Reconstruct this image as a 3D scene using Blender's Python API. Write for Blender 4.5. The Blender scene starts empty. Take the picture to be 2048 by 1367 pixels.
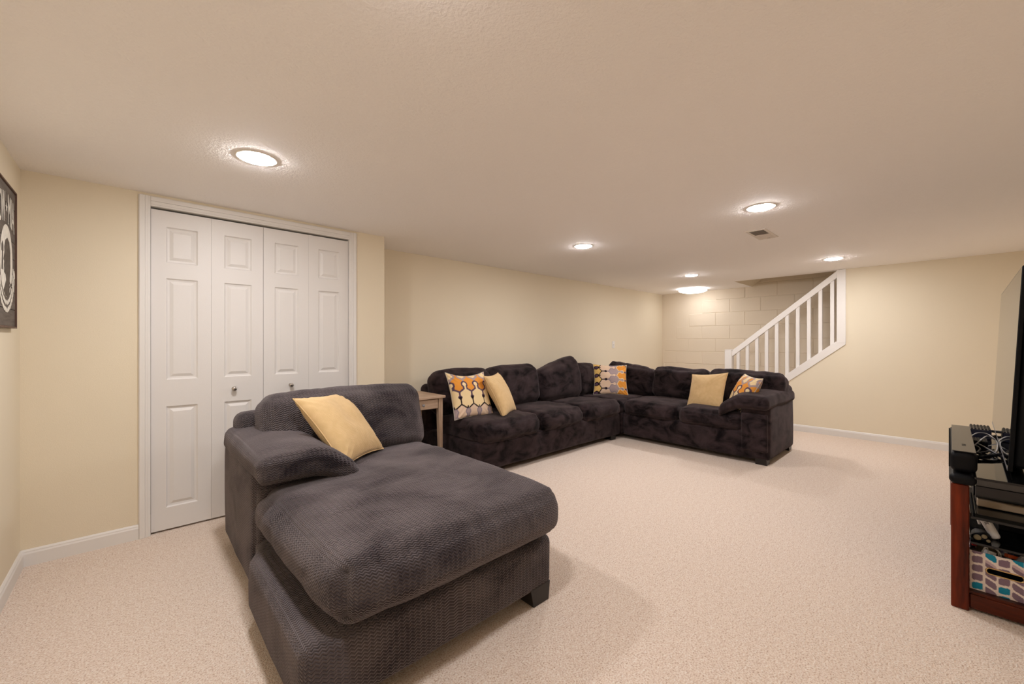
import bpy, bmesh, math, random
from mathutils import Vector, Matrix, noise

random.seed(7)
scene = bpy.context.scene
COL = scene.collection
R = math.radians

# ------------------------------------------------------------------ camera
H = 2.13                      # ceiling height
CAMZ = 1.2056
cam_data = bpy.data.cameras.new('camera')
cam_data.sensor_width = 36.0
cam_data.lens = 812.0 / 2048.0 * 36.0
cam_data.clip_start = 0.02
cam = bpy.data.objects.new('camera', cam_data)
cam.location = (0.0, 0.0, CAMZ)
cam.rotation_euler = (R(90), 0.0, R(47.106 - 90.0))
COL.objects.link(cam)
scene.camera = cam

# ------------------------------------------------------------------ world + exposure
world = bpy.data.worlds.new('world')
scene.world = world
world.use_nodes = True
world.node_tree.nodes['Background'].inputs[0].default_value = (1.0, 0.85, 0.7, 1)
world.node_tree.nodes['Background'].inputs[1].default_value = 0.03
scene.view_settings.view_transform = 'Standard'
scene.view_settings.look = 'None'
scene.view_settings.exposure = 0.0
scene.view_settings.gamma = 1.0
scene.view_settings.use_curve_mapping = False
scene.cycles.max_bounces = 6
scene.cycles.diffuse_bounces = 6
scene.cycles.glossy_bounces = 3
scene.cycles.adaptive_threshold = 0.04
scene.cycles.sample_clamp_indirect = 6.0
LAMP_COLOR = (1.0, 0.975, 0.985)
LAMP_POWER = 284.0           # strength of each recessed lamp lens
DOME_POWER = 11.0

# ------------------------------------------------------------------ materials
def new_mat(name):
    m = bpy.data.materials.new(name)
    m.use_nodes = True
    nt = m.node_tree
    return m, nt, nt.nodes['Principled BSDF']

def link(nt, a, b):
    nt.links.new(a, b)

def node(nt, t, **kw):
    n = nt.nodes.new(t)
    for k, v in kw.items():
        setattr(n, k, v)
    return n

def val(n, i, v):
    n.inputs[i].default_value = v
    return n

def coords(nt, kind='Object'):
    return node(nt, 'ShaderNodeTexCoord').outputs[kind]

def noise_tex(nt, vec, scale, detail=2.0, rough=0.5):
    n = node(nt, 'ShaderNodeTexNoise')
    n.inputs['Scale'].default_value = scale
    n.inputs['Detail'].default_value = detail
    n.inputs['Roughness'].default_value = rough
    if vec is not None:
        link(nt, vec, n.inputs['Vector'])
    return n.outputs['Fac']

def ramp(nt, fac, stops):
    n = node(nt, 'ShaderNodeValToRGB')
    e = n.color_ramp.elements
    while len(e) < len(stops):
        e.new(0.5)
    for i, (p, c) in enumerate(stops):
        e[i].position = p
        e[i].color = (c[0], c[1], c[2], 1)
    link(nt, fac, n.inputs['Fac'])
    return n.outputs['Color']

def bump(nt, height, bsdf, dist, strength=1.0, prev=None):
    b = node(nt, 'ShaderNodeBump')
    b.inputs['Distance'].default_value = dist
    b.inputs['Strength'].default_value = strength
    link(nt, height, b.inputs['Height'])
    if prev is not None:
        link(nt, prev, b.inputs['Normal'])
    link(nt, b.outputs['Normal'], bsdf.inputs['Normal'])
    return b.outputs['Normal']

def math_n(nt, op, a, b=None):
    n = node(nt, 'ShaderNodeMath', operation=op)
    for i, x in enumerate((a, b)):
        if x is None:
            continue
        if isinstance(x, (int, float)):
            n.inputs[i].default_value = x
        else:
            link(nt, x, n.inputs[i])
    return n.outputs[0]

def plain(name, col, rough=0.5, metal=0.0, spec=0.5, vary=0.0, vscale=8.0, bmp=0.0, bscale=60.0):
    m, nt, b = new_mat(name)
    b.inputs['Roughness'].default_value = rough
    b.inputs['Metallic'].default_value = metal
    b.inputs['Specular IOR Level'].default_value = spec
    v = coords(nt)
    c0 = tuple(max(0, x * (1 - vary)) for x in col)
    c1 = tuple(min(1, x * (1 + vary)) for x in col)
    if vary > 0:
        f = noise_tex(nt, v, vscale, 3)
        link(nt, ramp(nt, f, [(0.3, c0), (0.7, c1)]), b.inputs['Base Color'])
    else:
        b.inputs['Base Color'].default_value = (*col, 1)
    if bmp > 0:
        bump(nt, noise_tex(nt, v, bscale, 3), b, bmp)
    return m

def paint_mat(name, col, bscale=220.0, bdist=0.0006):
    """rolled wall paint: faint orange-peel relief"""
    m, nt, b = new_mat(name)
    v = coords(nt)
    c0 = tuple(x * 0.985 for x in col)
    c1 = tuple(min(1, x * 1.015) for x in col)
    link(nt, ramp(nt, noise_tex(nt, v, 1.3, 2), [(0.3, c0), (0.7, c1)]), b.inputs['Base Color'])
    b.inputs['Roughness'].default_value = 0.75
    b.inputs['Specular IOR Level'].default_value = 0.25
    bump(nt, noise_tex(nt, v, bscale, 3), b, bdist)
    return m

M = {}
M['wall'] = paint_mat('beige_wall_paint', (0.775, 0.69, 0.535))
M['block'] = paint_mat('painted_block', (0.77, 0.675, 0.54), 90.0, 0.0016)
M['mortar'] = paint_mat('painted_mortar', (0.765, 0.67, 0.535), 90.0, 0.0010)

def ceiling_mat():
    m, nt, b = new_mat('textured_ceiling_paint')
    v = coords(nt)
    link(nt, ramp(nt, noise_tex(nt, v, 1.1, 2), [(0.3, (0.92, 0.89, 0.87)), (0.7, (0.935, 0.905, 0.885))]), b.inputs['Base Color'])
    b.inputs['Roughness'].default_value = 0.85
    b.inputs['Specular IOR Level'].default_value = 0.2
    h = math_n(nt, 'ADD', noise_tex(nt, v, 95.0, 3, 0.6), math_n(nt, 'MULTIPLY', noise_tex(nt, v, 34.0, 2), 0.6))
    bump(nt, h, b, 0.0028)
    return m
M['ceiling'] = ceiling_mat()

def carpet_mat():
    m, nt, b = new_mat('beige_berber_carpet')
    v = coords(nt)
    f1 = noise_tex(nt, v, 155.0, 2, 0.6)
    f2 = noise_tex(nt, v, 330.0, 2, 0.6)
    f3 = noise_tex(nt, v, 40.0, 2, 0.5)
    f = math_n(nt, 'ADD', math_n(nt, 'MULTIPLY', f1, 0.62), math_n(nt, 'MULTIPLY', f2, 0.25))
    f = math_n(nt, 'ADD', f, math_n(nt, 'MULTIPLY', f3, 0.13))
    link(nt, ramp(nt, f, [(0.35, (0.47, 0.31, 0.215)), (0.45, (0.76, 0.60, 0.485)), (0.53, (0.87, 0.735, 0.63)), (0.64, (0.95, 0.88, 0.80))]), b.inputs['Base Color'])
    b.inputs['Roughness'].default_value = 0.95
    b.inputs['Specular IOR Level'].default_value = 0.1
    b.inputs['Sheen Weight'].default_value = 0.15
    bump(nt, f, b, 0.011)
    return m
M['carpet'] = carpet_mat()

M['trim'] = plain('white_trim_paint', (0.77, 0.745, 0.715), 0.42, 0, 0.4)
M['door'] = plain('white_door_paint', (0.74, 0.715, 0.69), 0.45, 0, 0.4, bmp=0.0003, bscale=180)
M['rail'] = plain('white_rail_paint', (0.81, 0.775, 0.735), 0.4, 0, 0.4)
M['dark_gap'] = plain('dark_closet_interior', (0.012, 0.010, 0.009), 0.95, 0, 0.1)

def fabric(name, dark, light, zig=0.0, sheen=0.5, sheen_tint=(0.62, 0.55, 0.56), patch=5.0):
    """brushed plush: patchy nap plus an optional woven chevron relief (UV in metres)"""
    m, nt, b = new_mat(name)
    v = coords(nt)
    mp = node(nt, 'ShaderNodeMapping')
    mp.inputs['Scale'].default_value = (1.0, 1.0, 1.4)
    link(nt, v, mp.inputs['Vector'])
    f = noise_tex(nt, mp.outputs[0], patch, 4, 0.62)
    f.node.inputs['Distortion'].default_value = 0.6
    col = ramp(nt, f, [(0.36, dark), (0.50, tuple(0.45 * a + 0.55 * c for a, c in zip(dark, light))), (0.66, light)])
    b.inputs['Roughness'].default_value = 0.92
    b.inputs['Specular IOR Level'].default_value = 0.12
    b.inputs['Sheen Weight'].default_value = sheen
    b.inputs['Sheen Roughness'].default_value = 0.42
    b.inputs['Sheen Tint'].default_value = (*sheen_tint, 1)
    fine = noise_tex(nt, v, 420.0, 2)
    if zig > 0:
        uv = node(nt, 'ShaderNodeSeparateXYZ')
        link(nt, coords(nt, 'UV'), uv.inputs[0])
        tri = math_n(nt, 'PINGPONG', uv.outputs[0], 0.0105)
        q = math_n(nt, 'ADD', uv.outputs[1], math_n(nt, 'MULTIPLY', tri, 0.75))
        s = math_n(nt, 'SINE', math_n(nt, 'MULTIPLY', q, 2 * math.pi / 0.0115))
        s01 = math_n(nt, 'ADD', math_n(nt, 'MULTIPLY', s, 0.5), 0.5)
        mix = node(nt, 'ShaderNodeMix', data_type='RGBA', blend_type='MULTIPLY')
        mix.inputs[0].default_value = 1.0
        link(nt, col, mix.inputs[6])
        link(nt, ramp(nt, s01, [(0.0, (0.50, 0.49, 0.50)), (0.5, (1.0, 1.0, 1.0))]), mix.inputs[7])
        col = mix.outputs[2]
        n1 = bump(nt, s01, b, 0.0032 * zig)
        bump(nt, fine, b, 0.0010, 1.0, n1)
    else:
        bump(nt, fine, b, 0.0016)
    link(nt, col, b.inputs['Base Color'])
    return m

M['chaise'] = fabric('charcoal_chevron_plush', (0.0255, 0.0195, 0.0245), (0.124, 0.105, 0.108), 1.0, 0.5, patch=3.0)
M['sofa'] = fabric('dark_brown_plush', (0.0034, 0.0019, 0.0024), (0.044, 0.0295, 0.031), 0.0, 0.24, (0.55, 0.46, 0.47), 6.0)
M['foot'] = plain('espresso_wood_foot', (0.012, 0.009, 0.008), 0.35, 0, 0.5)

def yellow_mat():
    m, nt, b = new_mat('mustard_cotton')
    v = coords(nt)
    link(nt, ramp(nt, noise_tex(nt, v, 30.0, 3), [(0.3, (0.76, 0.52, 0.25)), (0.7, (0.82, 0.575, 0.295))]), b.inputs['Base Color'])
    b.inputs['Roughness'].default_value = 0.85
    b.inputs['Specular IOR Level'].default_value = 0.15
    b.inputs['Sheen Weight'].default_value = 0.2
    w = node(nt, 'ShaderNodeTexWave', wave_type='BANDS', bands_direction='Y')
    w.inputs['Scale'].default_value = 75.0
    w.inputs['Distortion'].default_value = 1.2
    link(nt, v, w.inputs['Vector'])
    bump(nt, w.outputs['Fac'], b, 0.0014)
    return m
M['yellow'] = yellow_mat()

def print_mat(name, rough=0.85):
    """flat print: colours of the woven or printed pattern are stored on the mesh"""
    m, nt, b = new_mat(name)
    a = node(nt, 'ShaderNodeAttribute', attribute_name='print')
    link(nt, a.outputs['Color'], b.inputs['Base Color'])
    b.inputs['Roughness'].default_value = rough
    b.inputs['Specular IOR Level'].default_value = 0.15
    bump(nt, noise_tex(nt, coords(nt), 260.0, 2), b, 0.0016)
    return m
M['pattern'] = print_mat('patterned_pillow_weave')
M['basket'] = print_mat('petal_print_fabric')

def wood(name, c0, c1, rough=0.45, axis='Z', scale=5.0, spec=0.5):
    m, nt, b = new_mat(name)
    v = coords(nt)
    mp = node(nt, 'ShaderNodeMapping')
    s = {'X': (0.12, 1, 1), 'Y': (1, 0.12, 1), 'Z': (1, 1, 0.12)}[axis]
    mp.inputs['Scale'].default_value = s
    link(nt, v, mp.inputs['Vector'])
    b.inputs['Specular IOR Level'].default_value = spec
    f = noise_tex(nt, mp.outputs[0], scale * 9, 5, 0.65)
    link(nt, ramp(nt, f, [(0.32, c0), (0.68, c1)]), b.inputs['Base Color'])
    b.inputs['Roughness'].default_value = rough
    bump(nt, f, b, 0.0006)
    return m
M['oak'] = wood('weathered_oak', (0.36, 0.245, 0.165), (0.52, 0.375, 0.265), 0.55, 'X')
M['oak_z'] = wood('weathered_oak_upright', (0.36, 0.245, 0.165), (0.52, 0.375, 0.265), 0.55, 'Z')
M['cherry'] = wood('dark_cherry_stain', (0.006, 0.002, 0.0015), (0.20, 0.027, 0.006), 0.34, 'Z', 1.4, 0.2)
M['cherry_y'] = wood('dark_cherry_stain_rail', (0.006, 0.002, 0.0015), (0.10, 0.017, 0.005), 0.34, 'Y', 1.4, 0.2)
M['plank'] = wood('weathered_grey_plank', (0.085, 0.068, 0.056), (0.16, 0.132, 0.11), 0.8, 'Y', 6.0)
M['frame'] = wood('brown_picture_frame', (0.07, 0.035, 0.025), (0.14, 0.075, 0.05), 0.6, 'Z')
M['white_ink'] = plain('chalky_white_print', (0.72, 0.68, 0.60), 0.85, 0, 0.1, 0.1, 40)
M['plank_ink'] = plain('grey_print', (0.115, 0.096, 0.08), 0.85, 0, 0.1, 0.25, 40)
M['blackgloss'] = plain('black_gloss_plastic', (0.006, 0.006, 0.007), 0.10, 0, 0.5)
M['black'] = plain('black_satin_plastic', (0.003, 0.003, 0.004), 0.5, 0, 0.15, 0.2, 30)
M['blueblack'] = plain('blue_black_plastic', (0.012, 0.012, 0.026), 0.35, 0, 0.5)
M['glass_black'] = plain('black_tempered_glass', (0.004, 0.004, 0.004), 0.03, 0, 0.5)
M['screen'] = plain('glossy_dark_screen', (0.003, 0.003, 0.004), 0.015, 0, 0.6)
M['tv_bezel'] = plain('matte_black_bezel', (0.004, 0.004, 0.005), 0.6, 0, 0.15)
M['soundbar'] = plain('brushed_dark_soundbar', (0.05, 0.048, 0.045), 0.25, 0.3, 0.5)
M['grille'] = plain('black_speaker_cloth', (0.006, 0.006, 0.006), 0.9, 0, 0.1, 0.3, 300)
M['cable_black'] = plain('black_cable', (0.008, 0.008, 0.009), 0.4)
M['cable_white'] = plain('white_cable', (0.62, 0.60, 0.57), 0.4)
M['white_plastic'] = plain('white_plastic', (0.78, 0.76, 0.75), 0.35)
M['tan'] = plain('tan_laminate', (0.42, 0.33, 0.235), 0.35, 0, 0.5, 0.08, 10)
M['grey'] = plain('grey_plastic', (0.25, 0.24, 0.25), 0.4)
M['orange'] = plain('orange_plastic', (0.75, 0.11, 0.02), 0.4)
M['blue'] = plain('slate_blue_card', (0.10, 0.11, 0.20), 0.5)
M['red'] = plain('red_plastic', (0.55, 0.03, 0.025), 0.4)
M['olive'] = plain('olive_card', (0.17, 0.135, 0.075), 0.7)
M['gold'] = plain('brass_grommet', (0.62, 0.43, 0.20), 0.28, 0.9)
M['nickel'] = plain('brushed_nickel', (0.50, 0.46, 0.42), 0.28, 1.0)
M['vent'] = plain('white_vent_enamel', (0.72, 0.66, 0.59), 0.5)
M['vent_dark'] = plain('dark_duct', (0.30, 0.24, 0.20), 0.9)
M['lamp_trim'] = plain('white_lamp_trim', (0.82, 0.78, 0.72), 0.5)
M['tread'] = plain('beige_stair_carpet', (0.52, 0.42, 0.32), 0.95, 0, 0.1, 0.15, 120)
M['cable_cream'] = plain('cream_cord', (0.55, 0.50, 0.42), 0.5)

def emit(name, col, strength):
    m = bpy.data.materials.new(name)
    m.use_nodes = True
    nt = m.node_tree
    nt.nodes.clear()
    e = nt.nodes.new('ShaderNodeEmission')
    e.inputs[0].default_value = (*col, 1)
    e.inputs[1].default_value = strength
    o = nt.nodes.new('ShaderNodeOutputMaterial')
    nt.links.new(e.outputs[0], o.inputs[0])
    return m
M['lens'] = emit('lit_lamp_lens', LAMP_COLOR, LAMP_POWER)
M['dome'] = emit('lit_dome_glass', LAMP_COLOR, DOME_POWER)

# ------------------------------------------------------------------ helpers
def obj(name, mesh, mat, parent=None, smooth=False):
    o = bpy.data.objects.new(name, mesh)
    COL.objects.link(o)
    if mat is not None:
        mesh.materials.append(M[mat] if isinstance(mat, str) else mat)
    if parent is not None:
        o.parent = parent
    if smooth:
        mesh.shade_smooth()
    return o

def tag(o, label, cat, group=None):
    o['label'] = label
    o['category'] = cat
    if group:
        o['group'] = group
    return o

def thing(name, label, cat, loc=(0, 0, 0), rz=0.0, group=None):
    o = bpy.data.objects.new(name, None)
    COL.objects.link(o)
    o.location = loc
    o.rotation_euler = (0, 0, rz)
    o.empty_display_size = 0.1
    return tag(o, label, cat, group)

def struct(o):
    o['kind'] = 'structure'
    return o

def fix(me):
    bm = bmesh.new()
    bm.from_mesh(me)
    bmesh.ops.recalc_face_normals(bm, faces=bm.faces)
    bm.to_mesh(me)
    bm.free()
    return me

def boxes(name, lst, bevel=0.0, seg=1):
    """one mesh from axis-aligned boxes (x0,x1,y0,y1,z0,z1)"""
    bm = bmesh.new()
    for (x0, x1, y0, y1, z0, z1) in lst:
        r = bmesh.ops.create_cube(bm, size=1.0)
        bmesh.ops.scale(bm, vec=(x1 - x0, y1 - y0, z1 - z0), verts=r['verts'])
        bmesh.ops.translate(bm, vec=((x0 + x1) / 2, (y0 + y1) / 2, (z0 + z1) / 2), verts=r['verts'])
    if bevel > 0:
        bmesh.ops.bevel(bm, geom=list(bm.edges), offset=bevel, segments=seg, profile=0.7, affect='EDGES')
    me = bpy.data.meshes.new(name)
    bm.to_mesh(me)
    bm.free()
    return me

def box(name, b, mat, parent=None, bevel=0.0, seg=1):
    return obj(name, boxes(name, [b], bevel, seg), mat, parent)

def prism(name, prof, axis, a0, a1, mat, parent=None, bevel=0.0):
    """extrude a 2-D outline along an axis; prof in the other two axes (cyclic order kept: x->(y,z), y->(x,z), z->(x,y))"""
    vs = []
    for a in (a0, a1):
        for (p, q) in prof:
            vs.append({'x': (a, p, q), 'y': (p, a, q), 'z': (p, q, a)}[axis])
    n = len(prof)
    fs = [tuple(range(n)), tuple(range(n, 2 * n))]
    for i in range(n):
        j = (i + 1) % n
        fs.append((i, j, n + j, n + i))
    me = bpy.data.meshes.new(name)
    me.from_pydata(vs, [], fs)
    fix(me)
    if bevel > 0:
        bm = bmesh.new()
        bm.from_mesh(me)
        bmesh.ops.bevel(bm, geom=list(bm.edges), offset=bevel, segments=2, profile=0.7, affect='EDGES')
        bm.to_mesh(me)
        bm.free()
    return obj(name, me, mat, parent)

def lathe(name, prof, seg, mat, parent=None, loc=(0, 0, 0), axis='z', smooth=True):
    vs, fs = [], []
    for (r, h) in prof:
        for k in range(seg):
            t = 2 * math.pi * k / seg
            c, s = r * math.cos(t), r * math.sin(t)
            p = {'z': (c, s, h), 'y': (c, h, s), 'x': (h, c, s)}[axis]
            vs.append((p[0] + loc[0], p[1] + loc[1], p[2] + loc[2]))
    for i in range(len(prof) - 1):
        for k in range(seg):
            j = (k + 1) % seg
            fs.append((i * seg + k, i * seg + j, (i + 1) * seg + j, (i + 1) * seg + k))
    fs.append(tuple(range(seg)))
    fs.append(tuple(range((len(prof) - 1) * seg, len(prof) * seg)))
    me = bpy.data.meshes.new(name)
    me.from_pydata(vs, [], fs)
    bm = bmesh.new()
    bm.from_mesh(me)
    bmesh.ops.remove_doubles(bm, verts=bm.verts, dist=1e-6)
    bmesh.ops.recalc_face_normals(bm, faces=bm.faces)
    bm.to_mesh(me)
    bm.free()
    return obj(name, me, mat, parent, smooth)

def catmull(pts, n=8, closed=False):
    P = [Vector(p) for p in pts]
    out = []
    N = len(P)
    rng = range(N if closed else N - 1)
    for i in rng:
        p0 = P[(i - 1) % N] if (closed or i > 0) else P[0]
        p1, p2 = P[i], P[(i + 1) % N]
        p3 = P[(i + 2) % N] if (closed or i + 2 < N) else P[-1]
        for k in range(n):
            t = k / n
            out.append(0.5 * ((2 * p1) + (-p0 + p2) * t + (2 * p0 - 5 * p1 + 4 * p2 - p3) * t * t + (-p0 + 3 * p1 - 3 * p2 + p3) * t ** 3))
    if not closed:
        out.append(P[-1])
    return out

def tube(name, pts, r, mat, parent=None, seg=6, n=6, closed=False, curve=True):
    path = catmull(pts, n, closed) if curve else [Vector(p) for p in pts]
    vs, fs = [], []
    N = len(path)
    up = Vector((0, 0, 1))
    for i, p in enumerate(path):
        a = path[(i - 1) % N] if (closed or i > 0) else path[0]
        b = path[(i + 1) % N] if (closed or i < N - 1) else path[-1]
        d = (b - a).normalized()
        ref = up if abs(d.z) < 0.92 else Vector((1, 0, 0))
        s = d.cross(ref).normalized()
        t = s.cross(d).normalized()
        for k in range(seg):
            an = 2 * math.pi * k / seg
            vs.append(p + s * (r * math.cos(an)) + t * (r * math.sin(an)))
    for i in range(N if closed else N - 1):
        for k in range(seg):
            j = (k + 1) % seg
            i2 = (i + 1) % N
            fs.append((i * seg + k, i * seg + j, i2 * seg + j, i2 * seg + k))
    if not closed:
        fs.append(tuple(range(seg)))
        fs.append(tuple(range((N - 1) * seg, N * seg)))
    me = bpy.data.meshes.new(name)
    me.from_pydata([tuple(v) for v in vs], [], fs)
    fix(me)
    return obj(name, me, mat, parent, True)

def axis_coords(h, r, mid, k=4):
    inner = h - r
    e = [inner + r * math.tan(math.pi / 4 * i / k) for i in range(k + 1)]
    m = [-inner + 2 * inner * i / mid for i in range(1, mid)]
    return [-x for x in reversed(e)] + m + e

def soft_box(name, size, r, mat, parent=None, puff=(0, 0, 0), mid=14, warp=None, nz=0.0, nf=4.0, seed=0,
             loc=(0, 0, 0), rot=(0, 0, 0), wrinkle=0.0, wdir=(1, 6, 1), corner=0.0, mapper=None):
    """upholstered block: rounded box that bulges, with lumps, creases and gathered corners. UV in metres."""
    hx, hy, hz = (s / 2 for s in size)
    def mids(h):
        return max(4, int(mid * h / max(hx, hy, hz)))
    cs = [axis_coords(hx, min(r, hx * 0.98), mids(hx)), axis_coords(hy, min(r, hy * 0.98), mids(hy)), axis_coords(hz, min(r, hz * 0.98), mids(hz))]
    hh = (hx, hy, hz)
    key = {}
    vs, fs, uvs = [], [], []
    off = Vector((seed * 3.7, seed * 1.3, seed * 2.1))
    rm = Matrix.Translation(loc) @ (Matrix.Rotation(rot[2], 4, 'Z') @ Matrix.Rotation(rot[1], 4, 'Y') @ Matrix.Rotation(rot[0], 4, 'X'))
    def vert(p):
        k = (round(p[0], 5), round(p[1], 5), round(p[2], 5))
        if k in key:
            return key[k]
        q = [max(-(h - min(r, h * .98)), min(h - min(r, h * .98), c)) for h, c in zip(hh, p)]
        d = Vector([c - e for c, e in zip(p, q)])
        nrm = d.normalized() if d.length > 1e-9 else Vector((0, 0, 1))
        rr = min(r, min(hh) * .98)
        co = Vector(q)
        if d.length > 1e-9:
            co = Vector([e + n_ * min(r, h * .98) for e, n_, h in zip(q, nrm, hh)])
        a = [c / h for c, h in zip(p, hh)]
        w = [max(0.0, 1 - x * x) for x in a]
        for ax in range(3):
            o1, o2 = [i for i in range(3) if i != ax]
            co[ax] += puff[ax] * math.copysign(abs(a[ax]) ** 3, a[ax]) * (w[o1] * w[o2]) ** 0.6
        if corner:
            # seams pull the corners in and leave radiating creases
            cw = (abs(a[0]) * abs(a[1])) ** 6
            co[0] -= math.copysign(corner * cw, a[0])
            co[1] -= math.copysign(corner * cw, a[1])
        if nz or wrinkle:
            s = co * nf + off
            dd = nz * noise.noise(s) + nz * 0.5 * noise.noise(s * 2.3)
            if wrinkle:
                ws = Vector((co.x * wdir[0], co.y * wdir[1], co.z * wdir[2])) * 3.0 + off
                ws += Vector((noise.noise(co * 5 + off), noise.noise(co * 5 - off), 0)) * 0.7
                rv = noise.noise(ws)
                dd -= wrinkle * max(0.0, 1 - abs(rv) * 5) * (0.4 + 0.6 * abs(noise.noise(co * 2.7 + off)))
            co = co + nrm * dd
        if warp:
            co = Vector(warp(co))
        co = rm @ co
        if mapper:
            co = Vector(mapper(co))
        key[k] = len(vs)
        vs.append(tuple(co))
        return key[k]
    for ax in range(3):
        o1, o2 = [i for i in range(3) if i != ax]
        for sg in (-1, 1):
            for i in range(len(cs[o1]) - 1):
                for j in range(len(cs[o2]) - 1):
                    quad = []
                    quv = []
                    for (ii, jj) in ((i, j), (i + 1, j), (i + 1, j + 1), (i, j + 1)):
                        p = [0, 0, 0]
                        p[ax] = sg * hh[ax]
                        p[o1] = cs[o1][ii]
                        p[o2] = cs[o2][jj]
                        quad.append(vert(p))
                        quv.append((p[o1], p[o2]))
                    if sg * (1 if ax != 1 else -1) < 0:
                        quad.reverse()
                        quv.reverse()
                    fs.append(tuple(quad))
                    uvs.append(quv)
    me = bpy.data.meshes.new(name)
    me.from_pydata(vs, [], fs)
    ul = me.uv_layers.new(name='UVMap')
    li = 0
    for quv in uvs:
        for c in quv:
            ul.data[li].uv = c
            li += 1
    if mapper:
        fix(me)
    return obj(name, me, mat, parent, True)

def face_frame(center, n, up_hint=(0, 0, 1), roll=0.0):
    """matrix whose local x,y span a face and z is the normal n"""
    z = Vector(n).normalized()
    x = Vector(up_hint).cross(z).normalized()
    y = z.cross(x)
    m = Matrix((x, y, z)).transposed().to_4x4() @ Matrix.Rotation(roll, 4, 'Z')
    m.translation = center
    return m

# ------------------------------------------------------------------ setting
XL, XR, XB = -0.45, 6.60, 7.57          # picture wall, stair-side wall, block wall
YF, YC, YB = -0.78, 3.385, 3.82         # television wall, closet wall, long wall
T = 0.10

struct(box('floor', (XL - T, XB + T, YF - T, YB + T, -0.08, 0.0), 'carpet'))
struct(box('wall_left', (XL - T, XL, YF - T, YB + T, 0, H), 'wall'))
struct(box('wall_front', (XL, XR + 0.12, YF - T, YF, 0, H), 'wall'))
struct(box('wall_back', (1.61, XB, YB, YB + T, 0, H), 'wall'))
DX0, DX1, DZ = 0.072, 1.300, 2.052       # closet opening
struct(obj('wall_closet', boxes('wall_closet', [
    (XL, DX0 - 0.012, YC, YC + 0.11, 0, H), (DX1 + 0.012, 1.61, YC, YC + 0.11, 0, H),
    (DX0 - 0.012, DX1 + 0.012, YC, YC + 0.11, DZ + 0.012, H), (1.50, 1.61, YC + 0.11, YB, 0, H)]), 'wall'))
struct(box('wall_closet_inner', (XL, 1.50, YB - 0.02, YB + T, 0, H), 'dark_gap'))

ZT = 4.7
struct(prism('wall_right', [(YF - T, 0), (2.24, 0), (2.24, 0.14), (0.90, 1.26), (0.90, H), (YF - T, H)], 'x', XR, XR + 0.12, 'wall'))
struct(obj('ceiling', boxes('ceiling', [(XL - T, XR + 0.12, YF - T, YB + T, H, H + 0.14), (XR + 0.12, XB + T, 2.24, YB + T, H, H + 0.14)]), 'ceiling'))
struct(box('wall_stairwell', (XR, XR + 0.12, YF - T, 2.24, H + 0.14, ZT), 'wall'))
struct(box('wall_landing', (XR + 0.12, XB, YF - T, YF, 0, ZT), 'wall'))
SL = 0.80
struct(prism('ceiling_stair', [(2.24, H), (2.24, H + 0.14), (YF, H + 0.14 + SL * (2.24 - YF)), (YF, H + SL * (2.24 - YF))], 'x', XR + 0.12, XB, 'wall'))

# concrete-block wall beyond the stairs: a mortar sheet with every block proud of it
wall_far = struct(box('wall_far', (XB - 0.0065, XB + T, YF - T, YB, 0, ZT), 'mortar'))
BW, BH, J = 0.4725, 0.230, 0.0070
bm_block = boxes('block', [(-0.012, 0.030, -(BW - J) / 2, (BW - J) / 2, -(BH - J) / 2, (BH - J) / 2)], 0.0035, 1)
bm_block.materials.append(M['block'])
half_block = {}
z0 = 1.263 - 5 * BH
rowi = 0
zz = z0 - BH
while zz < 3.6:
    shift = 3.53 if (rowi % 2 == 0) else 3.53 + BW / 2
    # vertical joint positions
    ys = [shift + k * BW for k in range(2, -10, -1)]
    for k in range(len(ys) - 1):
        ya, yb = ys[k + 1], ys[k]
        ya, yb = max(ya, YF), min(yb, YB)
        lo, hi = max(zz, 0.0), zz + BH
        if yb - ya < 0.03 or hi - lo < 0.03:
            continue
        if lo > H + SL * (2.24 - ya) or (lo > H - 0.01 and ya > 2.2):
            continue
        if abs((yb - ya) - BW) < 1e-4 and lo == zz:
            o = bpy.data.objects.new('block', bm_block)
            COL.objects.link(o)
            o.location = (XB + random.uniform(-0.0012, 0.0012), (ya + yb) / 2, (lo + hi) / 2)
        else:
            o = box('block', (XB - 0.012, XB + 0.030, ya + J / 2, yb - J / 2, lo + J / 2, hi - J / 2), 'block', None, 0.0035)
        o.parent = wall_far
    zz += BH
    rowi += 1

# baseboards: a flat board with a moulded top edge
def baseboard(name, p0, p1, nrm):
    """runs p0->p1 on the floor, sticking out along nrm"""
    prof = [(0, 0), (0.014, 0), (0.014, 0.066), (0.0105, 0.074), (0.010, 0.080), (0.004, 0.088), (0, 0.088)]
    a, b, n = Vector((*p0, 0)), Vector((*p1, 0)), Vector((*nrm, 0))
    vs = [tuple(e + n * d + Vector((0, 0, z))) for e in (a, b) for d, z in prof]
    k = len(prof)
    fs = [tuple(range(k)), tuple(range(k, 2 * k))] + [(i, (i + 1) % k, k + (i + 1) % k, k + i) for i in range(k)]
    me = bpy.data.meshes.new(name)
    me.from_pydata(vs, [], fs)
    return struct(obj(name, fix(me), 'trim'))
baseboard('baseboard_left', (XL, YF), (XL, YC), (1, 0))
baseboard('baseboard_closet', (XL, YC), (0.016, YC), (0, -1))
baseboard('baseboard_closet_corner', (1.360, YC), (1.61, YC), (0, -1))
baseboard('baseboard_back', (1.61, YB), (XB, YB), (0, -1))
baseboard('baseboard_right', (XR, YF), (XR, 2.235), (-1, 0))
baseboard('baseboard_front', (XL, YF), (XR, YF), (0, 1))

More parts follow.
